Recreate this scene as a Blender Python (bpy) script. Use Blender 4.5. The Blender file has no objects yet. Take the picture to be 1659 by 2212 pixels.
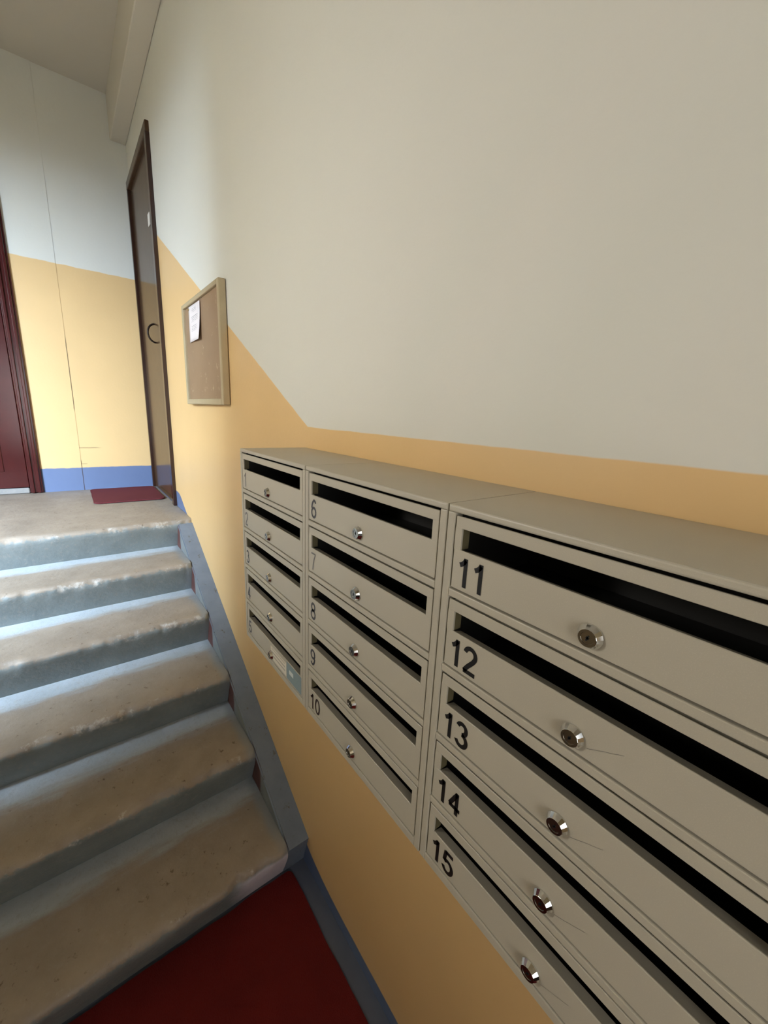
import bpy, bmesh, math, random
from mathutils import Vector, Matrix, noise

random.seed(7)
SC = bpy.context.scene
COL = SC.collection

# ------------------------------------------------------------------ camera
FLOOR = 0.0
TOP = 1.62                       # height of the mailbox tops above the entrance floor
cam_data = bpy.data.cameras.new('camera')
cam = bpy.data.objects.new('camera', cam_data); COL.objects.link(cam)
RIGHT = Vector((-0.611703, -0.789742, 0.046132))
DOWN = Vector((-0.21088, 0.106579, -0.971684))
FWD = Vector((0.762463, -0.60411, -0.231735))
m = Matrix((RIGHT, -DOWN, -FWD)).transposed().to_4x4()
m.translation = Vector((-0.331239, 0.560119, 0.100691 + TOP))
cam.matrix_world = m
cam_data.sensor_fit = 'HORIZONTAL'; cam_data.sensor_width = 36.0
cam_data.lens = 863.38 / 1659 * 36.0
cam_data.clip_start = 0.01
SC.camera = cam

# ------------------------------------------------------------------ world, big lights, exposure
world = bpy.data.worlds.new('World'); SC.world = world; world.use_nodes = True
world.node_tree.nodes['Background'].inputs[0].default_value = (0.62, 0.78, 1.0, 1)
world.node_tree.nodes['Background'].inputs[1].default_value = 0.3

def area(name, loc, target, sx, sy, power, color):
    l = bpy.data.lights.new(name, 'AREA'); l.shape = 'RECTANGLE'; l.size = sx; l.size_y = sy
    l.energy = power; l.color = color
    o = bpy.data.objects.new(name, l); COL.objects.link(o); o.location = loc
    o.rotation_euler = (Vector(target) - Vector(loc)).to_track_quat('-Z', 'Y').to_euler()
    return o
# patch of bright sky outside the landing window (the bay is added to aim this light)
area('sky_outside_landing_window', (0.08, 3.15, 3.40), (2.5, 1.05, 1.40), 2.0, 1.6, 2250, (0.70, 0.82, 1.0))
# daylight of the glazed entrance behind the camera
area('entrance_daylight', (-1.93, 0.975, 1.7), (0.6, 0.7, 1.7), 0.8, 1.4, 15, (1.0, 0.99, 0.97))

vs = SC.view_settings
vs.view_transform = 'Standard'; vs.look = 'None'; vs.gamma = 1.0; vs.use_curve_mapping = False
vs.exposure = 0.20
cy = SC.cycles
cy.max_bounces = 5; cy.diffuse_bounces = 3; cy.glossy_bounces = 3; cy.transmission_bounces = 2; cy.transparent_max_bounces = 4
cy.use_adaptive_sampling = True; cy.adaptive_threshold = 0.04
cy.caustics_reflective = False; cy.caustics_refractive = False

# ------------------------------------------------------------------ materials
def s2l(c):
    return tuple((x / 255 / 12.92 if x / 255 <= 0.04045 else ((x / 255 + 0.055) / 1.055) ** 2.4) for x in c) + (1.0,)

class NT:
    """small helper around a node tree"""
    def __init__(self, name):
        self.mat = bpy.data.materials.new(name); self.mat.use_nodes = True
        self.t = self.mat.node_tree; self.t.nodes.clear()
        self.out = self.n('ShaderNodeOutputMaterial'); self.b = self.n('ShaderNodeBsdfPrincipled')
        self.t.links.new(self.b.outputs[0], self.out.inputs[0])
    def n(self, typ, **kw):
        x = self.t.nodes.new(typ)
        for k, v in kw.items(): setattr(x, k, v)
        return x
    def put(self, sock, v):
        if isinstance(v, bpy.types.NodeSocket): self.t.links.new(v, sock)
        else: sock.default_value = v
    def math(self, op, a, b=0.0, c=0.0):
        x = self.n('ShaderNodeMath', operation=op)
        self.put(x.inputs[0], a); self.put(x.inputs[1], b); self.put(x.inputs[2], c)
        return x.outputs[0]
    def step(self, v, e0, e1):
        x = self.n('ShaderNodeMapRange'); x.interpolation_type = 'SMOOTHSTEP'
        self.put(x.inputs[0], v); self.put(x.inputs[1], e0); self.put(x.inputs[2], e1)
        return x.outputs[0]
    def mix(self, f, a, b):
        x = self.n('ShaderNodeMix', data_type='RGBA')
        self.put(x.inputs[0], f); self.put(x.inputs[6], a); self.put(x.inputs[7], b)
        return x.outputs[2]
    def noise(self, scale, detail=3.0, rough=0.55, vec=None):
        x = self.n('ShaderNodeTexNoise'); x.inputs['Scale'].default_value = scale
        x.inputs['Detail'].default_value = detail; x.inputs['Roughness'].default_value = rough
        if vec is None: vec = self.pos()
        self.t.links.new(vec, x.inputs['Vector'])
        return x.outputs[0]
    def pos(self):
        if not hasattr(self, '_p'): self._p = self.n('ShaderNodeNewGeometry').outputs['Position']
        return self._p
    def xyz(self):
        if not hasattr(self, '_s'):
            s = self.n('ShaderNodeSeparateXYZ'); self.t.links.new(self.pos(), s.inputs[0]); self._s = s
        return self._s.outputs
    def attr(self, name):
        a = self.n('ShaderNodeAttribute'); a.attribute_name = name
        return a.outputs['Fac']
    def bump(self, h, strength, dist):
        x = self.n('ShaderNodeBump'); x.inputs['Strength'].default_value = strength
        x.inputs['Distance'].default_value = dist
        self.t.links.new(h, x.inputs['Height']); self.t.links.new(x.outputs[0], self.b.inputs['Normal'])
    def fin(self, color, rough=0.6, metal=0.0, spec=0.5):
        self.put(self.b.inputs['Base Color'], color); self.put(self.b.inputs['Roughness'], rough)
        self.b.inputs['Metallic'].default_value = metal
        self.b.inputs['Specular IOR Level'].default_value = spec
        return self.mat

def vary(t, c, amount, scale, detail=3):
    """one colour, unevenly applied"""
    d = tuple(x * (1 - amount) for x in c[:3]) + (1,); l = tuple(min(1, x * (1 + amount)) for x in c[:3]) + (1,)
    return t.mix(t.noise(scale, 2), d, l)

WHITE = s2l((218, 216, 205)); ORANGE = s2l((222, 186, 130)); BLUE = s2l((97, 113, 146))

def wall_right_mat():
    t = NT('painted_plaster_with_stepped_dado'); X, Y, Z = t.xyz()
    wob = t.math('MULTIPLY', t.math('SUBTRACT', t.noise(9, 4), 0.5), 0.006)
    zz = t.math('ADD', Z, wob)
    diag = t.math('MULTIPLY', t.math('MAXIMUM', t.math('SUBTRACT', X, 0.755), 0.0), 0.533)
    lim = t.math('ADD', diag, TOP + 0.0605)
    f_or = t.step(t.math('SUBTRACT', zz, lim), 0.0015, -0.0015)
    a = t.math('ADD', t.math('MULTIPLY', t.math('SUBTRACT', X, 1.23), 0.565), TOP - 1.262)
    sm = t.n('ShaderNodeMath', operation='SMOOTH_MAX'); t.put(sm.inputs[0], a); sm.inputs[1].default_value = 0.055; sm.inputs[2].default_value = 0.16
    sm2 = t.n('ShaderNodeMath', operation='SMOOTH_MIN'); t.put(sm2.inputs[0], sm.outputs[0]); sm2.inputs[1].default_value = TOP - 0.47; sm2.inputs[2].default_value = 0.05
    f_bl = t.step(t.math('SUBTRACT', zz, sm2.outputs[0]), 0.004, -0.004)
    c = t.mix(f_or, vary(t, WHITE, 0.03, 2.5), vary(t, ORANGE, 0.05, 3.5))
    c = t.mix(f_bl, c, vary(t, BLUE, 0.08, 9))
    rough = t.math('SUBTRACT', 0.75, t.math('MULTIPLY', f_or, 0.33))
    t.bump(t.noise(60, 2), 0.12, 0.004)
    return t.fin(c, rough)

def wall_far_mat():
    t = NT('painted_plaster_with_dado'); X, Y, Z = t.xyz()
    wob = t.math('MULTIPLY', t.math('SUBTRACT', t.noise(14, 4), 0.5), 0.012)
    zz = t.math('ADD', Z, wob)
    f_or = t.step(zz, TOP + 1.052, TOP + 1.046)
    f_bl = t.step(zz, TOP - 0.398, TOP - 0.404)
    c = t.mix(f_or, vary(t, WHITE, 0.03, 2.5), vary(t, ORANGE, 0.05, 3.5))
    c = t.mix(f_bl, c, vary(t, BLUE, 0.06, 9))
    # hairline cracks in the plaster of the patched panel, above the skirting
    cr = t.math('ABSOLUTE', t.math('SUBTRACT', t.math('ADD', Z, t.math('MULTIPLY', wob, 0.6)), TOP - 0.247))
    f = t.math('MULTIPLY', t.step(cr, 0.0035, 0.001), t.math('MULTIPLY', t.step(Y, 0.345, 0.40), t.step(Y, 0.503, 0.499)))
    cr2 = t.math('ABSOLUTE', t.math('SUBTRACT', Z, TOP - 0.372))
    f2 = t.math('MULTIPLY', t.step(cr2, 0.003, 0.0005), t.math('MULTIPLY', t.step(Y, 0.455, 0.47), t.step(Y, 0.503, 0.499)))
    c = t.mix(t.math('MULTIPLY', t.math('MAXIMUM', f, f2), 0.75), c, s2l((92, 66, 44)))
    sm = t.math('ABSOLUTE', t.math('SUBTRACT', t.math('ADD', Y, t.math('MULTIPLY', wob, 0.5)), 0.4995))
    gaps = t.math('MAXIMUM', t.math('MULTIPLY', t.step(Z, TOP + 0.02, TOP + 0.06), t.step(Z, TOP + 0.62, TOP + 0.5)), t.step(Z, TOP - 0.33, TOP - 0.36))
    c = t.mix(t.math('MULTIPLY', t.math('MULTIPLY', t.step(sm, 0.004, 0.0015), gaps), 0.7), c, s2l((80, 58, 40)))
    t.bump(t.noise(60, 2), 0.12, 0.004)
    return t.fin(c, 0.55)

def plain(name, rgb, rough=0.6, amount=0.04, scale=8, metal=0.0, spec=0.5, bump=None):
    t = NT(name); c = vary(t, s2l(rgb), amount, scale) if amount else s2l(rgb)
    if bump: t.bump(t.noise(bump[0], 3), bump[1], bump[2])
    return t.fin(c, rough, metal, spec)

def step_mat():
    t = NT('worn_painted_concrete'); u = t.attr('run'); land = t.attr('landing')
    n1 = t.noise(7, 5, 0.6); n2 = t.noise(38, 4, 0.65); n3 = t.noise(2.2, 2)
    stone = t.mix(n1, s2l((122, 109, 94)), s2l((168, 155, 139)))
    stone = t.mix(t.step(n2, 0.62, 0.75), stone, s2l((96, 78, 60)))
    paint = t.mix(n1, s2l((150, 157, 159)), s2l((192, 199, 204)))
    riser = t.mix(n1, s2l((98, 104, 102)), s2l((138, 145, 143)))
    uu = t.math('ADD', u, t.math('MULTIPLY', t.math('SUBTRACT', n1, 0.5), 0.16))
    uu = t.math('ADD', uu, t.math('MULTIPLY', t.math('SUBTRACT', n3, 0.5), 0.16))
    sv = t.n('ShaderNodeVectorMath', operation='MULTIPLY'); t.t.links.new(t.pos(), sv.inputs[0]); sv.inputs[1].default_value = (14, 3, 14)
    n4 = t.noise(2.0, 5, 0.65, sv.outputs[0])
    uu = t.math('ADD', uu, t.math('MULTIPLY', t.math('SUBTRACT', n4, 0.5), 0.22))
    c = t.mix(t.step(uu, 0.16, 0.31), paint, stone)                      # paint left along the foot of the riser above
    c = t.mix(t.step(t.math('ADD', u, t.math('MULTIPLY', t.math('SUBTRACT', n2, 0.5), 0.12)), 0.795, 0.83), c, riser)
    edge = t.math('MULTIPLY', t.step(u, 0.70, 0.78), t.step(u, 0.87, 0.82))
    c = t.mix(t.math('MULTIPLY', t.step(t.noise(60, 5, 0.7), 0.5, 0.7), 0.35), c, t.mix(n4, s2l((104, 92, 78)), s2l((186, 178, 166))))
    chip = t.math('MULTIPLY', edge, t.step(t.math('ADD', t.noise(26, 5, 0.7), t.math('MULTIPLY', t.math('SUBTRACT', t.noise(4, 2), 0.5), 0.5)), 0.56, 0.70))
    c = t.mix(t.math('MULTIPLY', chip, 0.7), c, s2l((190, 184, 174)))
    # the ends next to the kerb keep the blue-grey paint
    Y = t.xyz()[1]
    e = t.step(t.math('ADD', Y, t.math('MULTIPLY', t.math('SUBTRACT', n1, 0.5), 0.06)), 0.135, 0.095)
    c = t.mix(t.math('MULTIPLY', e, t.math('SUBTRACT', 0.65, t.math('MULTIPLY', land, 0.5))), c, s2l((130, 138, 142)))
    Zs = t.xyz()[2]      # whitewash daubed on the lowest riser beside the kerb
    pt = t.math('MULTIPLY', t.step(t.math('ADD', Y, t.math('MULTIPLY', t.math('SUBTRACT', n1, 0.5), 0.15)), 0.30, 0.20), t.math('MULTIPLY', t.step(u, 0.80, 0.84), t.step(Zs, 0.17, 0.16)))
    c = t.mix(t.math('MULTIPLY', pt, 0.9), c, s2l((206, 200, 208)))
    t.bump(n2, 0.35, 0.006)
    return t.fin(c, t.math('ADD', 0.42, t.math('MULTIPLY', n2, 0.25)))

def kerb_mat():
    t = NT('blue_grey_painted_kerb'); n = t.noise(12, 4)
    c = t.mix(n, s2l((94, 104, 118)), s2l((124, 133, 144)))
    c = t.mix(t.step(t.noise(30, 4, 0.7), 0.60, 0.72), c, s2l((88, 84, 76)))
    t.bump(n, 0.3, 0.006)
    return t.fin(c, 0.5)

def kerb_side_mat():
    t = NT('grey_kerb_face_with_red_brown_paint_at_the_risers'); n = t.noise(14, 4)
    br = t.mix(n, s2l((66, 36, 34)), s2l((112, 72, 64))); gr = t.mix(n, s2l((104, 110, 112)), s2l((140, 146, 146)))
    u = t.math('FRACT', t.math('ADD', t.math('DIVIDE', t.math('SUBTRACT', t.xyz()[0], 2.30), 0.314), 10.0))
    u = t.math('ADD', u, t.math('MULTIPLY', t.math('SUBTRACT', n, 0.5), 0.10))
    f = t.math('MAXIMUM', t.step(u, 0.84, 0.90), t.step(u, 0.22, 0.16))
    return t.fin(t.mix(f, gr, br), 0.55)

def metal_box_mat():
    t = NT('grey_beige_powder_coat'); n = t.noise(900, 2)
    c = t.mix(t.noise(5, 3), s2l((176, 169, 151)), s2l((188, 181, 163)))
    c = t.mix(t.math('MULTIPLY', t.step(n, 0.5, 0.8), 0.4), c, s2l((202, 195, 176)))
    t.bump(n, 0.15, 0.0008)
    return t.fin(c, 0.42, 0.0, 0.45)

def brown_door_mat():
    t = NT('glossy_brown_varnish'); n = t.noise(16, 4)
    return t.fin(t.mix(n, s2l((72, 53, 37)), s2l((90, 67, 47))), t.math('ADD', 0.14, t.math('MULTIPLY', n, 0.08)), 0.0, 0.10)

def red_door_mat():
    t = NT('glossy_oxblood_enamel'); n = t.noise(9, 3)
    return t.fin(t.mix(n, s2l((54, 12, 12)), s2l((72, 19, 18))), 0.2)

def mat_red(name, a, b):
    t = NT(name); n = t.noise(240, 3); n2 = t.noise(5, 4)
    c = t.mix(n2, s2l(a), s2l(b))
    t.bump(n, 0.6, 0.004)
    return t.fin(c, 0.85, 0.0, 0.2)

def board_mat():
    t = NT('worn_hardboard'); n = t.noise(22, 5, 0.7)
    c = t.mix(t.noise(5, 3), s2l((134, 108, 82)), s2l((160, 132, 102)))
    c = t.mix(t.math('MULTIPLY', t.step(n, 0.60, 0.72), 0.7), c, s2l((196, 176, 146)))
    return t.fin(c, 0.5)

def paper_mat():
    """white sheet with rows of small grey print"""
    t = NT('printed_paper'); u = t.attr('pu'); v = t.attr('pv')
    rows = t.step(t.math('SINE', t.math('MULTIPLY', v, 150.0)), 0.1, 0.5)
    com = t.n('ShaderNodeCombineXYZ'); t.put(com.inputs[0], t.math('MULTIPLY', u, 22.0)); t.put(com.inputs[1], t.math('FLOOR', t.math('MULTIPLY', v, 23.9)))
    words = t.step(t.noise(1.6, 1, 0.5, com.outputs[0]), 0.42, 0.50)
    blk = None
    for a, b, l, r in ((0.80, 0.90, 0.32, 0.70), (0.55, 0.70, 0.26, 0.82), (0.30, 0.44, 0.24, 0.72)):
        x = t.math('MULTIPLY', t.math('MULTIPLY', t.step(v, a - .01, a + .01), t.step(v, b + .01, b - .01)),
                   t.math('MULTIPLY', t.step(u, l - .02, l + .02), t.step(u, r + .02, r - .02)))
        blk = x if blk is None else t.math('MAXIMUM', blk, x)
    f = t.math('MULTIPLY', t.math('MULTIPLY', rows, words), t.math('MULTIPLY', blk, 0.7))
    return t.fin(t.mix(f, s2l((236, 228, 226)), s2l((120, 116, 120))), 0.7)

def sticker_mat():
    """cream sticker ruled with thin grey lines of print"""
    t = NT('cream_sticker'); v = t.attr('pv'); u = t.attr('pu')
    rows = t.step(t.math('SINE', t.math('ADD', t.math('MULTIPLY', v, 22.0), 0.8)), 0.25, 0.6)
    m_ = t.math('MULTIPLY', t.math('MULTIPLY', t.step(u, 0.06, 0.08), t.step(u, 0.94, 0.92)), t.math('MULTIPLY', t.step(v, 0.10, 0.14), t.step(v, 0.92, 0.88)))
    return t.fin(t.mix(t.math('MULTIPLY', rows, t.math('MULTIPLY', m_, 0.75)), s2l((222, 214, 196)), s2l((150, 142, 130))), 0.5)

M = dict(
    wall_right=wall_right_mat(), wall_far=wall_far_mat(),
    white=plain('whitewash', (214, 208, 196), 0.8, 0.03, 3, bump=(50, 0.12, 0.004)),
    ceiling=plain('ceiling_whitewash', (205, 198, 184), 0.85, 0.03, 2, bump=(50, 0.12, 0.004)),
    side=plain('side_wall_paint', (205, 190, 160), 0.7, 0.04, 3),
    step=step_mat(), kerb=kerb_mat(), kerb_side=kerb_side_mat(),
    floor=plain('slate_floor_paint', (92, 98, 112), 0.5, 0.12, 10),
    box=metal_box_mat(), inside=plain('shade_dark_interior', (26, 24, 19), 0.7, 0.06, 20),  # inside: near-black tone puts the shade behind the slots into the colour
    flange=plain('shade_toned_olive', (92, 84, 58), 0.6, 0.06, 30),  # shade on the slot's side lips put into the colour
    chrome=plain('chrome', (225, 225, 222), 0.10, 0, 1, metal=1.0),
    lockface=plain('tarnished_steel', (150, 145, 135), 0.24, 0.10, 300, metal=1.0),
    black=plain('matt_black', (10, 9, 8), 0.7, 0), print_black=plain('black_paint_print', (16, 14, 13), 0.5, 0.05, 60),
    print_grey=plain('faded_grey_print', (66, 64, 66), 0.5, 0.15, 90), print_pale=plain('pale_grey_print', (112, 108, 104), 0.5, 0.12, 90),
    print_brown=plain('brown_black_print', (44, 24, 20), 0.5, 0.10, 90),
    brown=brown_door_mat(), brown_dark=plain('dark_brown_frame_varnish', (50, 30, 22), 0.22, 0.12, 14), iron=plain('dark_iron', (40, 28, 20), 0.35, 0.05, 30, metal=0.6),
    red=red_door_mat(), runner=mat_red('dark_red_runner_pile', (84, 18, 16), (112, 30, 27)), doormat=mat_red('red_doormat_pile', (92, 38, 42), (108, 50, 52)),
    board=board_mat(), frame=plain('pale_varnished_wood', (176, 160, 128), 0.5, 0.10, 18),
    paper=paper_mat(), sticker=sticker_mat(), sticker_blue=plain('pale_blue_sticker', (132, 150, 152), 0.45, 0.06, 30),
    sticker_white=plain('white_sticker_print', (212, 218, 212), 0.5, 0), label=plain('white_plastic_plate', (226, 222, 212), 0.4, 0),
    concrete=plain('pale_concrete', (140, 138, 134), 0.8, 0.12, 20, bump=(40, 0.4, 0.006)),
    pin=plain('brass_pin', (140, 110, 60), 0.3, 0, metal=1.0),
    glass=plain('window_frame_white', (220, 222, 222), 0.4, 0),
)
def emissive(name, col, power):
    t = NT(name); t.b.inputs['Emission Color'].default_value = col + (1,); t.b.inputs['Emission Strength'].default_value = power
    return t.fin(col + (1,), 0.4)
M['opal'] = emissive('lit_opal_glass', (1.0, 0.96, 0.92), 2.0)
def pane_mat():
    t = NT('window_glass'); tr = t.n('ShaderNodeBsdfTransparent'); tr.inputs[0].default_value = (0.93, 0.96, 0.97, 1)
    gl = t.n('ShaderNodeBsdfGlossy'); gl.inputs['Roughness'].default_value = 0.02
    mx = t.n('ShaderNodeMixShader'); mx.inputs[0].default_value = 0.06
    t.t.links.new(tr.outputs[0], mx.inputs[1]); t.t.links.new(gl.outputs[0], mx.inputs[2]); t.t.links.new(mx.outputs[0], t.out.inputs[0])
    return t.mat
M['pane'] = pane_mat()

# ------------------------------------------------------------------ mesh helpers
def new_bm(): return bmesh.new()
def bx(bm, x0, x1, y0, y1, z0, z1, bev=0.0, seg=1):
    r = bmesh.ops.create_cube(bm, size=1.0)
    vs_ = r['verts']
    for v in vs_:
        v.co = Vector(((x0 + x1) / 2 + v.co.x * (x1 - x0), (y0 + y1) / 2 + v.co.y * (y1 - y0), (z0 + z1) / 2 + v.co.z * (z1 - z0)))
    if bev > 0:
        es = list({e for v in vs_ for e in v.link_edges})
        bmesh.ops.bevel(bm, geom=es, offset=bev, segments=seg, affect='EDGES', profile=0.5)
    return bm
def front_box(x0, x1, y0, y1, z0, z1, bev, seg=2):
    """box whose front (+Y) edges alone are rounded"""
    bm = bx(bmesh.new(), x0, x1, y0, y1, z0, z1)
    bmesh.ops.bevel(bm, geom=[e for e in bm.edges if all(abs(v.co.y - y1) < 1e-6 for v in e.verts)], offset=bev, segments=seg, affect='EDGES', profile=0.5)
    return bm
def box(*a, **k): return bx(new_bm(), *a, **k)
def prism_xz(pts, y0, y1):
    bm = new_bm(); n = len(pts)
    a = [bm.verts.new((x, y0, z)) for x, z in pts]; b = [bm.verts.new((x, y1, z)) for x, z in pts]
    bm.faces.new(a); bm.faces.new(b[::-1])
    for i in range(n): bm.faces.new((a[i], b[i], b[(i + 1) % n], a[(i + 1) % n]))
    bmesh.ops.recalc_face_normals(bm, faces=bm.faces)
    return bm
def lathe_y(bm, prof, cx, cz, y0, n=16, cap_end=True):
    """rings of (radius, height along +Y) round a Y axis"""
    rings = []
    for r, h in prof:
        rings.append([bm.verts.new((cx + r * math.cos(2 * math.pi * (k + .5) / n), y0 + h, cz + r * math.sin(2 * math.pi * (k + .5) / n))) for k in range(n)])
    for a, b in zip(rings, rings[1:]):
        for k in range(n): bm.faces.new((a[k], a[(k + 1) % n], b[(k + 1) % n], b[k]))
    if cap_end: bm.faces.new(rings[-1])
    bmesh.ops.recalc_face_normals(bm, faces=bm.faces)
    return bm
def tube(bm, pts, r, n=8):
    rings = []
    for i, p in enumerate(pts):
        p = Vector(p); d = (Vector(pts[min(i + 1, len(pts) - 1)]) - Vector(pts[max(i - 1, 0)])).normalized()
        u = d.orthogonal().normalized() if i == 0 else (u - d * u.dot(d)).normalized()
        w = d.cross(u)
        rings.append([bm.verts.new(p + (u * math.cos(2 * math.pi * k / n) + w * math.sin(2 * math.pi * k / n)) * r) for k in range(n)])
    for a, b in zip(rings, rings[1:]):
        for k in range(n): bm.faces.new((a[k], a[(k + 1) % n], b[(k + 1) % n], b[k]))
    bm.faces.new(rings[0][::-1]); bm.faces.new(rings[-1])
    bmesh.ops.recalc_face_normals(bm, faces=bm.faces)
    return bm

def origin_of(o):
    v = Vector((0, 0, 0))
    while o is not None: v = v + o.location; o = o.parent
    return v
def obj(name, bm, mat, parent=None, smooth=False, at=None):
    """link a bmesh given in room coordinates as one object; its origin goes to the parent's or to `at`"""
    me = bpy.data.meshes.new(name); o = bpy.data.objects.new(name, me); COL.objects.link(o)
    base = Vector(at) if at is not None else origin_of(parent)
    for v in bm.verts: v.co -= base
    bm.to_mesh(me); bm.free()
    for mm in (mat if isinstance(mat, (list, tuple)) else [mat]): me.materials.append(mm)
    if smooth:
        for p in me.polygons: p.use_smooth = True
    o.parent = parent
    o.location = base - origin_of(parent)
    return o
def empty(name, loc):
    o = bpy.data.objects.new(name, None); COL.objects.link(o); o.location = loc; o.empty_display_size = 0.1
    return o
def tag(o, label, cat, group=None):
    o['label'] = label; o['category'] = cat
    if group: o['group'] = group
    return o
def struct(o, label=None):
    o['kind'] = 'structure'
    if label: o['label'] = label
    return o

# ------------------------------------------------------------------ dimensions of the room (metres)
FAR = 3.62            # far wall of the landing
NEAR = -2.0           # wall with the entrance behind the camera
LEFT = 1.70            # wall along the flight
BAYL = 3.10            # end wall of the landing bay
LAND = 1.04           # landing level
CEIL = TOP + 2.21
RISE = LAND / 6; RUN = 0.314; NOSE0 = 2.30; BACK = 0.06
KERB = 0.085
D0, D1 = 2.735, 3.60  # outer edges of the brown door in the right wall
DTOP = TOP + 1.70
FR = 0.055

# ------------------------------------------------------------------ setting: walls, ceiling, floors
bm = new_bm()
bx(bm, NEAR, D0 + FR, -0.12, 0, -0.1, CEIL + 0.1)
bx(bm, D0 + FR, D1 - 0.02, -0.12, 0, DTOP - FR, CEIL + 0.1)
bx(bm, D0 + FR, D1 - 0.02, -0.12, 0, -0.1, LAND)
bx(bm, D1 - 0.02, FAR + 0.12, -0.12, 0, -0.1, CEIL + 0.1)
struct(obj('wall_right', bm, M['wall_right']), 'pale wall with ochre dado stepping up beside the stairs')

# far wall: backing, two plaster panels with an open joint between them
RY0, RY1 = 0.75, 1.70       # red door opening with frame
RTOP = TOP + 1.66
wf = struct(obj('wall_far', box(FAR + 0.03, FAR + 0.15, -0.12, BAYL + 0.1, LAND - 0.2, CEIL + .1), M['wall_far']), 'landing wall painted cream, ochre and blue')
obj('wall_panel', box(FAR, FAR + 0.03, 0.0, 0.4998, LAND - 0.05, CEIL + 0.1), M['wall_far'], wf)
bm = new_bm()
pts = [(0.500, LAND - 0.05), (RY0 + .02, LAND - 0.05), (RY0 + .02, RTOP - .03), (RY1 - .02, RTOP - .03), (RY1 - .02, LAND - 0.05), (BAYL, LAND - 0.05), (BAYL, CEIL + .05), (0.500, CEIL + .05)]
a = [bm.verts.new((FAR - 0.0025, y, z)) for y, z in pts]; b = [bm.verts.new((FAR + 0.03, y, z)) for y, z in pts]
bm.faces.new(a); bm.faces.new(b[::-1])
for i in range(len(pts)): bm.faces.new((a[i], b[i], b[(i + 1) % len(pts)], a[(i + 1) % len(pts)]))
bmesh.ops.recalc_face_normals(bm, faces=bm.faces)
obj('wall_panel', bm, M['wall_far'], wf)

# left wall of the flight, an added, unseen bay wall whose window aims daylight at the landing, and the end of the bay
BAY = 1.00
WY0, WY1, WZ0, WZ1 = 1.83, 2.95, 1.60, 3.00
struct(obj('wall_left', box(NEAR, BAY, LEFT, LEFT + 0.12, -0.1, CEIL + .1), M['side']), 'plain cream wall along the flight')
bm = new_bm(); X0, X1 = BAY - 0.16, BAY
bx(bm, X0, X1, LEFT + .12, WY0, 0.5, CEIL + .1); bx(bm, X0, X1, WY1, BAYL + .12, 0.5, CEIL + .1)
bx(bm, X0, X1, WY0, WY1, 0.5, WZ0); bx(bm, X0, X1, WY0, WY1, WZ1, CEIL + .1)
struct(obj('wall_bay_added', bm, M['side']), 'added, unseen cream wall that aims the window light')
struct(obj('wall_landing', box(BAY, FAR + 0.15, BAYL, BAYL + 0.12, 0.5, CEIL + .1), M['side']), 'plain cream end wall of the landing')
w1 = struct(empty('window_1', (X0 + .03, (WY0 + WY1) / 2, WZ0)), 'unseen landing window, placed to aim the daylight')
for nm, a_ in (('window_rail', (WY0, WY1, WZ0, WZ0 + .06)), ('window_rail', (WY0, WY1, WZ1 - .06, WZ1)), ('window_stile', (WY0, WY0 + .06, WZ0 + .06, WZ1 - .06)),
               ('window_stile', (WY1 - .06, WY1, WZ0 + .06, WZ1 - .06)), ('window_mullion', (2.37, 2.41, WZ0 + .06, WZ1 - .06))):
    obj(nm, box(X0 + .01, X0 + .06, *a_, bev=0.004), M['glass'], w1)
for y0, y1 in ((WY0 + .06, 2.37), (2.41, WY1 - .06)): obj('pane', box(X0 + .032, X0 + .038, y0, y1, WZ0 + .06, WZ1 - .06), M['pane'], w1)

# near wall behind the camera with the glazed entrance opening
bm = new_bm()
EY0, EY1, EZ1 = 0.45, 1.5, 2.55
bx(bm, NEAR - .12, NEAR, -0.12, EY0, -0.1, CEIL + .1); bx(bm, NEAR - .12, NEAR, EY1, LEFT + .12, -0.1, CEIL + .1); bx(bm, NEAR - .12, NEAR, EY0, EY1, EZ1, CEIL + .1)
bx(bm, NEAR - .12, NEAR, EY0, EY1, -0.1, 0.0)
struct(obj('wall_near', bm, M['side']), 'cream wall round the entrance')
d3 = struct(empty('door_3', (NEAR - .06, (EY0 + EY1) / 2, 0)), 'glazed entrance door')
bm = new_bm()
for a_ in ((EY0, EY0 + .12, 0, EZ1), (EY1 - .12, EY1, 0, EZ1), (EY0 + .12, EY1 - .12, 0, .9), (EY0 + .12, EY1 - .12, EZ1 - .12, EZ1)): bx(bm, NEAR - .08, NEAR - .04, *a_)
obj('door_leaf', bm, M['brown_dark'], d3)
obj('pane', box(NEAR - .063, NEAR - .057, EY0 + .12, EY1 - .12, .9, EZ1 - .12), M['pane'], d3)

struct(obj('ceiling', box(NEAR - .1, FAR + .15, -0.12, BAYL + .12, CEIL, CEIL + 0.2), M['ceiling']), 'whitewashed ceiling over the entrance flight')
struct(obj('beam', box(NEAR, FAR, 0.0, 0.098, TOP + 1.937, CEIL, bev=0.006, seg=2), M['ceiling']), 'boxed beam along the ceiling corner')

# entrance floor
struct(obj('floor', box(NEAR - .1, 1.2, -0.05, LEFT + .1, -0.12, 0.0), M['floor']), 'grey painted concrete entrance floor')

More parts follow.
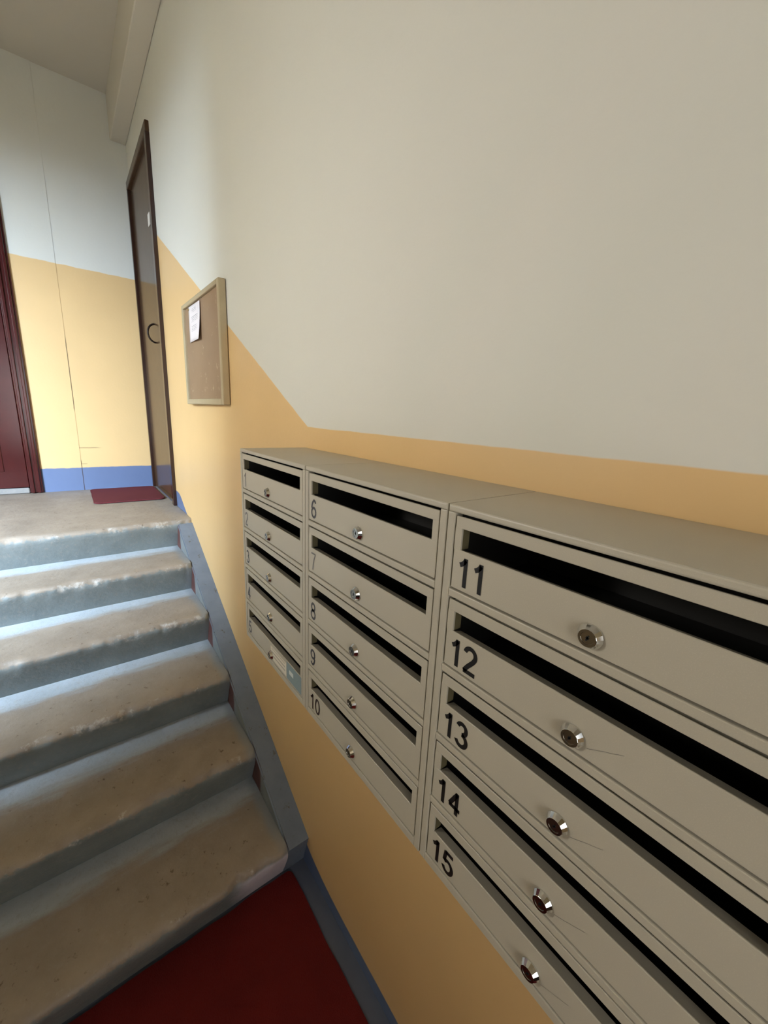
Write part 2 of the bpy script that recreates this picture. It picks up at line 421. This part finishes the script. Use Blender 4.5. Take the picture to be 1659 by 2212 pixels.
# ------------------------------------------------------------------ stairs
PROF = [(0.374, 0, 0.0), (0.335, 0, 0.09), (0.30, 0, 0.18), (0.26, 0, 0.26), (0.20, 0, 0.36), (0.14, 0, 0.47), (0.09, 0, 0.57), (0.055, 0, 0.65),
        (0.030, -0.0005, 0.71), (0.014, -0.002, 0.755), (0.005, -0.007, 0.785), (0.0, -0.016, 0.81), (0.003, -0.032, 0.84), (0.010, -0.050, 0.87), (0.024, -0.085, 0.91), (0.042, -0.130, 0.95), (0.06, -RISE, 1.0)]
def tread_mesh(x, z, y0, y1, back=None, seed=0):
    bm = new_bm(); lay = bm.verts.layers.float.new('run'); lay2 = bm.verts.layers.float.new('landing')
    n = 190; prof = list(PROF)
    if back is not None:
        prof = [(back - x, 0, 0.42), ((back - x) * .75, 0, 0.44), ((back - x) * .5, 0, 0.45), (0.374, 0, 0.46)] + [(a, b, max(c, 0.46)) for a, b, c in PROF[1:]]
    rows = []
    for j in range(n + 1):
        y = y0 + (y1 - y0) * (j / n) ** 1.35
        row = []
        for dx, dz, u in prof:
            w = max(0.0, 1 - abs(u - 0.79) / 0.09)
            q = Vector((y * 9, seed * 7.3, u * 2))
            c = max(0.0, noise.fractal(q, 0.9, 2.1, 4) + 0.12) * w
            c2 = max(0.0, noise.noise(Vector((y * 3.1, seed * 3.7, 0)))) * w
            wear = 0.004 * noise.noise(Vector((y * 2.2, dx * 6, seed * 5.1)))
            side = max(0.0, 1 - (y - y0) / 0.03) ** 2 * w * 0.012          # rounded outer corner
            v = bm.verts.new((x + dx + c * 0.022 + c2 * 0.010 + side, y, z + dz - c * 0.010 - c2 * 0.004 - side * .6 + (wear if 0.02 < u < 0.8 else 0)))
            v[lay] = u; v[lay2] = 1.0 if back is not None else 0.0
            row.append(v)
        rows.append(row)
    for a, b in zip(rows, rows[1:]):
        for k in range(len(prof) - 1): bm.faces.new((a[k], b[k], b[k + 1], a[k + 1]))
    for row in (rows[0], rows[-1]):
        lo = [bm.verts.new((row[-1].co.x, row[-1].co.y, z - RISE - 0.02)), bm.verts.new((row[0].co.x, row[0].co.y, z - RISE - 0.02))]
        bm.faces.new(row + lo)
    bmesh.ops.recalc_face_normals(bm, faces=bm.faces)
    return bm
st = struct(empty('stairs', (NOSE0 - 3 * RUN, LEFT / 2, 0)), 'worn concrete stairs rising to the landing')
for i in range(1, 6):
    obj('step', tread_mesh(NOSE0 - i * RUN, LAND - i * RISE, KERB, LEFT, seed=i), M['step'], st, smooth=True)
struct(obj('floor_landing', tread_mesh(NOSE0, LAND, 0.0, BAYL, back=FAR + 0.1, seed=9), M['step'], None, smooth=True), 'worn grey concrete landing at the top of the stairs')
# sloping kerb that closes the stairs against the wall
SL = RISE / RUN
def kz(x): return LAND - 0.030 + (x - NOSE0) * SL
kb = prism_xz([(NOSE0 - 5 * RUN + 0.058, 0), (NOSE0 - 5 * RUN + 0.012, kz(NOSE0 - 5 * RUN + 0.012)), (NOSE0 + 0.01, kz(NOSE0 + 0.01)), (NOSE0 + 0.06, LAND - 0.03), (NOSE0 + 0.06, 0)], 0.0, KERB)
bmesh.ops.bevel(kb, geom=[e for e in kb.edges if all(v.co.z > 0.01 for v in e.verts) and all(v.co.y > 0.05 for v in e.verts)], offset=0.006, segments=2, affect='EDGES')
for f in kb.faces:
    if f.normal.y > 0.9: f.material_index = 1
obj('kerb', kb, [M['kerb'], M['kerb_side']], st)

# ------------------------------------------------------------------ brown door in the right wall of the landing
d2 = struct(empty('door_2', ((D0 + D1) / 2, 0, LAND)), 'narrow dark brown varnished door on the landing')
obj('door_jamb', box(D0, D0 + FR, -0.10, 0.022, LAND, DTOP - FR, bev=0.004), M['brown_dark'], d2)
obj('door_jamb', box(D1 - 0.022, D1 + 0.015, -0.10, 0.022, LAND, DTOP - FR, bev=0.004), M['brown_dark'], d2)
obj('door_head', box(D0, D1 + 0.015, -0.10, 0.022, DTOP - FR, DTOP, bev=0.004), M['brown'], d2)
lf = obj('door_leaf', box(D0 + FR + .003, D1 - .024, -0.045, 0.002, LAND + .006, DTOP - FR - .003, bev=0.002), M['brown'], d2)
obj('edge_strip', box(D0 + FR + .006, D0 + FR + .03, 0.002, 0.010, LAND + .01, DTOP - FR - .01, bev=0.002), M['brown'], lf)
hp = [(3.03, 0.003 + 0.046 * math.sin(math.pi * k / 16), TOP + .590 + .060 * math.cos(math.pi * k / 16)) for k in range(17)]
obj('door_handle', tube(new_bm(), hp, 0.006), M['iron'], d2, smooth=True)
obj('door_plate', box(2.905, 2.962, 0.002, 0.006, TOP + 1.222, TOP + 1.292, bev=0.001), M['label'], d2)

# ------------------------------------------------------------------ red door in the far wall
d1 = struct(empty('door_1', (FAR, (RY0 + RY1) / 2, LAND)), 'dark red enamelled door with moulded frame')
LB = LAND + 0.045
def jamb(ya, s):
    bm = new_bm()
    bx(bm, FAR - 0.022, FAR + 0.03, min(ya, ya + s * .075), max(ya, ya + s * .075), LAND + .004, RTOP, bev=0.004, seg=2)
    bx(bm, FAR - 0.036, FAR - 0.020, min(ya + s * .012, ya + s * .030), max(ya + s * .012, ya + s * .030), LAND + .004, RTOP - .012, bev=0.004, seg=2)
    bx(bm, FAR - 0.036, FAR - 0.020, min(ya + s * .048, ya + s * .066), max(ya + s * .048, ya + s * .066), LAND + .004, RTOP - .048, bev=0.004, seg=2)
    return bm
obj('door_jamb', jamb(RY0, 1), M['red'], d1); obj('door_jamb', jamb(RY1, -1), M['red'], d1)
bm = new_bm(); bx(bm, FAR - 0.022, FAR + 0.03, RY0 + .075, RY1 - .075, RTOP - .075, RTOP, bev=0.004, seg=2); bx(bm, FAR - .036, FAR - .02, RY0 + .06, RY1 - .06, RTOP - .066, RTOP - .048, bev=.004, seg=2)
obj('door_head', bm, M['red'], d1)
lf = obj('door_leaf', box(FAR - 0.006, FAR + 0.028, RY0 + .078, RY1 - .078, LB, RTOP - .078, bev=0.003), M['red'], d1)
for z0, z1 in ((LB + .12, LB + .85), (LB + .98, RTOP - .2)): obj('door_field', box(FAR - 0.012, FAR - 0.004, RY0 + .20, RY1 - .20, z0, z1, bev=0.004, seg=2), M['red'], lf)
obj('door_handle', tube(new_bm(), [(FAR - .006, RY1 - .13, LAND + 1.0), (FAR - .05, RY1 - .13, LAND + 1.0), (FAR - .05, RY1 - .24, LAND + 1.0)], 0.008), M['chrome'], lf, smooth=True)
obj('door_sill', box(FAR - 0.015, FAR + 0.028, RY0 + .078, RY1 - .078, LAND, LB - .004, bev=0.006), M['concrete'], d1)

# ------------------------------------------------------------------ mailbox units
W = 0.385; DEP = 0.1966; HGT = 0.559; PIT = 0.1092
DT0 = 0.0125; DH = 0.0930            # first door top below the cabinet top, door height
def ribbon(bm, pts, w, y):
    """flat stroke of constant width; pts in the plane of the door, (x to the reader's right, z)"""
    L = []; n = len(pts)
    for i in range(n):
        p = Vector(pts[i]); a = Vector(pts[max(i - 1, 0)]); b = Vector(pts[min(i + 1, n - 1)])
        if i == 0: d = (b - p).normalized(); nn = Vector((-d.y, d.x)); k = 1
        elif i == n - 1: d = (p - a).normalized(); nn = Vector((-d.y, d.x)); k = 1
        else:
            d1_ = (p - a).normalized(); d2_ = (b - p).normalized(); n1 = Vector((-d1_.y, d1_.x)); n2 = Vector((-d2_.y, d2_.x))
            nn = (n1 + n2); nn = nn.normalized() if nn.length > 1e-6 else n1; k = min(1.6, 1 / max(0.3, nn.dot(n1)))
        q1 = p + nn * w / 2 * k; q2 = p - nn * w / 2 * k
        L.append((bm.verts.new((-q1.x, y, q1.y)), bm.verts.new((-q2.x, y, q2.y))))
    for (a, b), (c, d) in zip(L, L[1:]): bm.faces.new((a, b, d, c))
def arc(cx, cz, rx, rz, a0, a1, n=14):
    return [(cx + rx * math.cos(math.radians(a0 + (a1 - a0) * k / n)), cz + rz * math.sin(math.radians(a0 + (a1 - a0) * k / n))) for k in range(n + 1)]
GLY = {                                # strokes on a 0.56 x 1 body
    '0': [arc(.28, .5, .22, .45, 90, 450, 28)],
    '1': [[(.10, .73), (.20, .78), (.28, .86), (.33, .95)], [(.34, 1.0), (.34, 0)]],
    '2': [arc(.28, .72, .215, .225, 172, -30, 14) + [(.40, .50), (.20, .26), (.07, .06)], [(.035, .06), (.53, .06)]],
    '3': [arc(.26, .735, .19, .205, 165, -82, 14), arc(.265, .285, .225, .235, 88, -165, 16)],
    '4': [[(.38, 0), (.38, .98)], [(.38, .93), (.06, .30)], [(.03, .28), (.54, .28)]],
    '5': [[(.50, .94), (.13, .94)], [(.145, .97), (.085, .50)], arc(.265, .32, .22, .265, 142, -165, 18)],
    '6': [arc(.285, .30, .215, .245, 0, 360, 24), arc(.35, .42, .285, .52, 170, 100, 10) + arc(.31, .72, .18, .225, 92, 22, 8)],
    '7': [[(.04, .94), (.52, .94)], [(.49, .92), (.34, .62), (.25, .30), (.21, 0)]],
    '8': [arc(.28, .735, .18, .205, 0, 360, 22), arc(.28, .28, .22, .235, 0, 360, 24)],
    '9': [arc(.275, .70, .215, .245, 0, 360, 24), arc(.21, .58, .285, .52, -10, -80, 10) + arc(.25, .28, .18, .225, -88, -158, 8)],
}
def number_bm(txt, x_left, z_low, h, y, weight=0.125):
    bm = new_bm(); pen = 0.0
    for k, ch in enumerate(txt):
        for s_ in GLY[ch]: ribbon(bm, [(-x_left + (pen + a) * h, z_low + b * h) for a, b in s_], weight * h, y + 0.00002 * k)
        pen += 0.62 if ch != '1' or txt != '11' else 0.62
    return bm

def door_panel(x0, x1, ztop):
    """pressed front: a sheet with the letter slot cut out, edges folded inwards round the slot and the rim"""
    y1 = DEP - 0.001; y0 = y1 - 0.0025; zb = ztop - DH
    sx0, sx1 = x0 + 0.0105, x1 - 0.0105; s1 = ztop - 0.0145; s0 = ztop - 0.0415
    bm = new_bm()
    bx(bm, x0, x1, y0, y1, zb, s0 , bev=0.0007); bx(bm, x0, x1, y0, y1, s1, ztop, bev=0.0007)
    bx(bm, x0, sx0, y0, y1, s0 - .0005, s1 + .0005); bx(bm, sx1, x1, y0, y1, s0 - .0005, s1 + .0005)
    # folded lips of the slot
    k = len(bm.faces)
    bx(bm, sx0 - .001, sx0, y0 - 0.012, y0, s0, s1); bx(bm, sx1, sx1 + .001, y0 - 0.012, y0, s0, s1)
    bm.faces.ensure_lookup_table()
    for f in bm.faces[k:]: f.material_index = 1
    # lower lip folded in and slightly down
    v = [bm.verts.new(c) for c in ((sx0, y1 - .0008, s0), (sx1, y1 - .0008, s0), (sx1, y1 - 0.0165, s0 - 0.005), (sx0, y1 - 0.0165, s0 - 0.005))]
    bm.faces.new(v)
    # rim returned inwards
    for a_ in ((x0 + .002, x1 - .002, zb + .002, zb + .003), (x0 + .002, x1 - .002, ztop - .004, ztop - .003)): bx(bm, a_[0], a_[1], y0 - .010, y0, a_[2], a_[3])
    return bm

def lock_parts(parent, cx, cz, rot):
    y = DEP - 0.001
    bm = new_bm(); lathe_y(bm, [(0.0122, 0.0), (0.0122, 0.0016), (0.0088, 0.0072), (0.0086, 0.0074)], cx, cz, y, n=18, cap_end=False)
    lk = obj('lock', bm, M['chrome'], parent)
    f = new_bm(); lathe_y(f, [(0.0086, 0.0072), (0.0062, 0.0072), (0.0060, 0.0066)], cx, cz, y, n=28)
    # keyhole: a cross-shaped cut shown as sunk black slot pieces
    k0 = len(f.faces); f.faces.ensure_lookup_table()
    nf = len(f.faces)
    ca, sa = math.cos(rot), math.sin(rot)
    for w_, h_ in ((0.0013, 0.0062), (0.0030, 0.0024)):
        vv = [f.verts.new((cx + (px * ca - pz * sa), y + 0.00675, cz + (px * sa + pz * ca))) for px, pz in ((w_ / 2, -h_ / 2), (-w_ / 2, -h_ / 2), (-w_ / 2, h_ / 2), (w_ / 2, h_ / 2))]
        ff = f.faces.new(vv); ff.material_index = 1
    me = f
    fo = obj('lock_face', me, [M['lockface'], M['black']], parent)
    return lk

def set_uv(o, axis_u, axis_v):
    me = o.data; us = [getattr(v.co, axis_u) for v in me.vertices]; zs = [getattr(v.co, axis_v) for v in me.vertices]
    for nm, arr, flip in (('pu', us, True), ('pv', zs, False)):
        a = me.attributes.new(nm, 'FLOAT', 'POINT'); lo, hi = min(arr), max(arr)
        for i, q in enumerate(arr): a.data[i].value = (hi - q) / (hi - lo) if flip else (q - lo) / (hi - lo)

UNITS = [(2 * W, 1, 'grey metal mailbox unit numbered 1 to 5, with stickers on its bottom box'),
         (W, 6, 'grey metal mailbox unit numbered 6 to 10, hung between the two other units'),
         (0.0, 11, 'grey metal mailbox unit numbered 11 to 15 in bold black, cut by the picture edge')]
for xl, first, label in UNITS:
    x1 = xl - 0.0012; x0 = xl - W + 0.0012          # x1 = reader's left side
    root = empty('mailbox_unit', ((x0 + x1) / 2, 0.0, TOP - HGT))
    tag(root, label, 'mailbox', 'mailbox units on the wall')
    th = 0.0015; st_w = 0.0135
    yb = 0.002
    zt, zb = TOP, TOP - HGT
    body = new_bm(); yf = DEP - 0.014
    bx(body, x0, x1, yb, yf, zt - th, zt)                                 # top sheet
    bx(body, x0, x1, yb, yf, zb, zb + th)                                 # bottom
    bx(body, x0, x0 + th, yb, yf, zb + th, zt - th); bx(body, x1 - th, x1, yb, yf, zb + th, zt - th)
    obj('cabinet_shell', body, M['box'], root)
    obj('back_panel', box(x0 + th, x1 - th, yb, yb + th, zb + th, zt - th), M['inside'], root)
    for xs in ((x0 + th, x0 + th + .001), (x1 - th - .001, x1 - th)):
        obj('shade_lining', box(xs[0], xs[1], yb + th, yf, zb + th, zt - th), M['inside'], root)  # dark sheets added so the inner sides look shaded
    sw = st_w - .0022
    xi0, xi1 = x0 + st_w, x1 - st_w
    zr = zt - DT0 + .0034                                                 # lower edge of the head rail
    for xs in ((x0, x0 + sw), (x1 - sw, x1)):
        obj('front_stile', front_box(xs[0], xs[1], yf, DEP, zb, zr, 0.0016), M['box'], root)
    obj('front_rail', front_box(x0, x1, yf, DEP, zr, zt, 0.0026, 3), M['box'], root)
    for r_ in range(5):
        dz1 = zt - DT0 - r_ * PIT; dz0 = dz1 - DH
        nxt = zt - DT0 - (r_ + 1) * PIT if r_ < 4 else zb - 0.0015
        obj('front_rail', front_box(x0 + sw, x1 - sw, yf, DEP, nxt + .0034 if r_ < 4 else zb, dz0 - .0024, 0.0014), M['box'], root)
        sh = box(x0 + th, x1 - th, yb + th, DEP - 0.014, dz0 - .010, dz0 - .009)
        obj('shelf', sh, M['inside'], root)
        num = first + r_
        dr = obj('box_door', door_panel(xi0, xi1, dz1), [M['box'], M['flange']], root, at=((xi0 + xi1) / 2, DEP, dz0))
        lock_parts(dr, (x0 + x1) / 2 + 0.002 + random.uniform(-.001, .001), dz1 - 0.0765, random.uniform(-.15, .15) + (0.5 if first == 11 else 0))
        mat = M['print_black'] if first == 11 else (M['print_brown'] if num == 10 else M['print_pale'] if num in (7, 1, 2) else M['print_grey'])
        nh = 0.0375
        nz = dz1 - 0.0415 - 0.0080 - nh
        obj('number', number_bm(str(num), xi1 - 0.0085 if num > 9 else xi1 - 0.010, nz, nh, DEP - 0.0006, 0.155 if first == 11 else 0.135 if num != 7 else 0.095), mat, dr)
        if num >= 12:       # hair-thin key scratches beside the lock
            bm = new_bm(); cx = (x0 + x1) / 2 - .012; q = [(-(cx - k * .0052), dz1 - .0805 + .0027 * k + random.uniform(-.0004, .0004)) for k in range(7)]
            ribbon(bm, q, 0.00035, DEP - 0.0008)
            obj('scratch', bm, M['print_pale'], dr)
        if num == 5:
            s = obj('paper_sticker', box(xi1 - .268, xi1 - .172, DEP - .001, DEP - .0006, dz0 + .006, dz0 + .042), M['sticker'], dr); set_uv(s, 'x', 'z')
            obj('blue_sticker', box(xi0 + .006, xi1 - .270, DEP - .001, DEP - .0007, dz0 + .004, dz0 + .050), M['sticker_blue'], dr)
            obj('sticker_mark', box(xi0 + .048, xi0 + .070, DEP - .0008, DEP - .0004, dz0 + .023, dz0 + .034), M['sticker_white'], dr)

# ------------------------------------------------------------------ notice board and the sheet pinned to it
BX0, BX1, BZ0, BZ1 = 1.452, 2.09, TOP + 0.118, TOP + 0.603
nb = tag(empty('notice_board', ((BX0 + BX1) / 2, 0, BZ0)), 'brown notice board in pale wooden frame hanging on the wall by the door', 'notice board')
obj('board_panel', box(BX0 + .02, BX1 - .02, 0.004, 0.020, BZ0 + .02, BZ1 - .02), M['board'], nb)
for a_ in ((BX0, BX0 + .026, BZ0, BZ1), (BX1 - .024, BX1, BZ0, BZ1), (BX0 + .026, BX1 - .024, BZ1 - .020, BZ1), (BX0 + .026, BX1 - .024, BZ0, BZ0 + .026)):
    obj('frame_rail', box(a_[0], a_[1], 0.002, 0.032, a_[2], a_[3], bev=0.004, seg=2), M['frame'], nb)
bm = new_bm(); px0, px1, pz0, pz1 = 1.765, 1.985, TOP + .415, TOP + .578; rows = []
for i in range(9):
    v_ = i / 8; row = []
    for j in range(9):
        u_ = j / 8
        row.append(bm.verts.new((px0 + (px1 - px0) * u_ + 0.004 * (1 - v_), 0.0215 + 0.012 * (1 - v_) ** 2 * (1 - u_) + 0.003 * (1 - u_), pz0 + (pz1 - pz0) * v_ + 0.006 * (u_ - .5))))
    rows.append(row)
for a, b in zip(rows, rows[1:]):
    for k in range(8): bm.faces.new((a[k], a[k + 1], b[k + 1], b[k]))
ext = bmesh.ops.extrude_face_region(bm, geom=list(bm.faces))
for v in [g for g in ext['geom'] if isinstance(g, bmesh.types.BMVert)]: v.co.y += 0.0004
bmesh.ops.recalc_face_normals(bm, faces=bm.faces)
pn = obj('paper_notice', bm, M['paper'], None, smooth=True, at=((px0 + px1) / 2, 0.02, pz0)); set_uv(pn, 'x', 'z')
tag(pn, 'white printed sheet pinned to the brown notice board', 'paper')
bm = new_bm(); lathe_y(bm, [(0.004, 0.0), (0.004, 0.003), (0.002, 0.005)], px1 - .005, pz1 - .008, 0.022, n=10)
obj('pin', bm, M['pin'], pn)

# ------------------------------------------------------------------ mats
def mat_bm(x0, x1, y0, y1, z, h, rad, wob, seed):
    pts = []
    n = 60
    def corner(cx, cy, a0):
        return [(cx + rad * math.cos(math.radians(a0 + 90 * k / 6)), cy + rad * math.sin(math.radians(a0 + 90 * k / 6))) for k in range(7)]
    cs = [corner(x1 - rad, y1 - rad, 0), corner(x0 + rad, y1 - rad, 90), corner(x0 + rad, y0 + rad, 180), corner(x1 - rad, y0 + rad, 270)]
    for i, c in enumerate(cs):
        pts += c; a = Vector(c[-1]); b = Vector(cs[(i + 1) % 4][0])
        for k in range(1, n): pts.append(tuple(a.lerp(b, k / n)))
    out = []
    for x, y in pts:
        out.append((x + wob * noise.fractal(Vector((x * 6, y * 6, seed)), 1, 2, 3), y + wob * noise.fractal(Vector((x * 6, y * 6, seed + 9)), 1, 2, 3)))
    bm = new_bm()
    a = [bm.verts.new((x, y, z)) for x, y in out]; b = [bm.verts.new((x, y, z + h)) for x, y in out]
    bm.faces.new(a[::-1]); bm.faces.new(b); k = len(out)
    for i in range(k): bm.faces.new((a[i], a[(i + 1) % k], b[(i + 1) % k], b[i]))
    return bm
o = obj('floor_runner', mat_bm(-1.7, 0.775, 0.055, 1.45, 0.0005, 0.008, 0.02, 0.006, 3), M['runner'], at=(-.4, .9, 0))
tag(o, 'dark red floor runner lying at the foot of the stairs', 'rug')
o = obj('doormat', mat_bm(2.99, 3.555, 0.03, 0.468, LAND + .0045, 0.008, 0.04, 0.003, 5), M['doormat'], at=(3.3, .25, LAND))
tag(o, 'small faded red doormat with rounded corners on the landing', 'doormat')

# ------------------------------------------------------------------ unseen wall lamp, added as fill for the mailbox wall
LX, LY, LZ = 0.80, LEFT, 2.08
lp = tag(empty('fill_wall_lamp', (LX, LY, LZ)), 'added unseen fill lamp that brightens the mailbox wall', 'lamp')
def ring_lamp(prof, n=28):
    bm = new_bm(); R_ = []
    for r, h in prof: R_.append([bm.verts.new((LX + r * math.cos(2 * math.pi * k / n), LY - h, LZ + r * math.sin(2 * math.pi * k / n))) for k in range(n)])
    for a, b in zip(R_, R_[1:]):
        for k in range(n): bm.faces.new((a[k], a[(k + 1) % n], b[(k + 1) % n], b[k]))
    bm.faces.new(R_[0]); bm.faces.new(R_[-1]); bmesh.ops.recalc_face_normals(bm, faces=bm.faces)
    return bm
obj('lamp_base', ring_lamp([(0.14, 0.0), (0.14, 0.025), (0.12, 0.03)]), M['glass'], lp, smooth=False)
obj('lamp_shade', ring_lamp([(0.12, 0.03), (0.125, 0.06), (0.11, 0.10), (0.07, 0.125), (0.02, 0.133)]), M['opal'], lp, smooth=True)
bm = new_bm()                                   # made-up dish added under the glass to keep the light off the stairs
top = [bm.verts.new((LX, LY, LZ - .135))] + [bm.verts.new((LX + .30 * math.cos(math.pi * k / 20), LY - .30 * math.sin(math.pi * k / 20), LZ - .125)) for k in range(21)]
low = [bm.verts.new(v.co - Vector((0, 0, .006))) for v in top]
bm.faces.new(top); bm.faces.new(low[::-1])
for k in range(22): bm.faces.new((top[k], low[k], low[(k + 1) % 22], top[(k + 1) % 22]))
bmesh.ops.recalc_face_normals(bm, faces=bm.faces)
obj('lamp_light_blocker', bm, M['iron'], lp)
ll = bpy.data.lights.new('lamp_fill_light', 'AREA'); ll.shape = 'DISK'; ll.size = 0.24; ll.energy = 10.5; ll.color = (1.0, 0.96, 0.92)
lo = bpy.data.objects.new('lamp_fill_light', ll); COL.objects.link(lo); lo.parent = lp; lo.location = (0, -0.14, 0); lo.rotation_euler = (math.radians(-80), 0, 0)
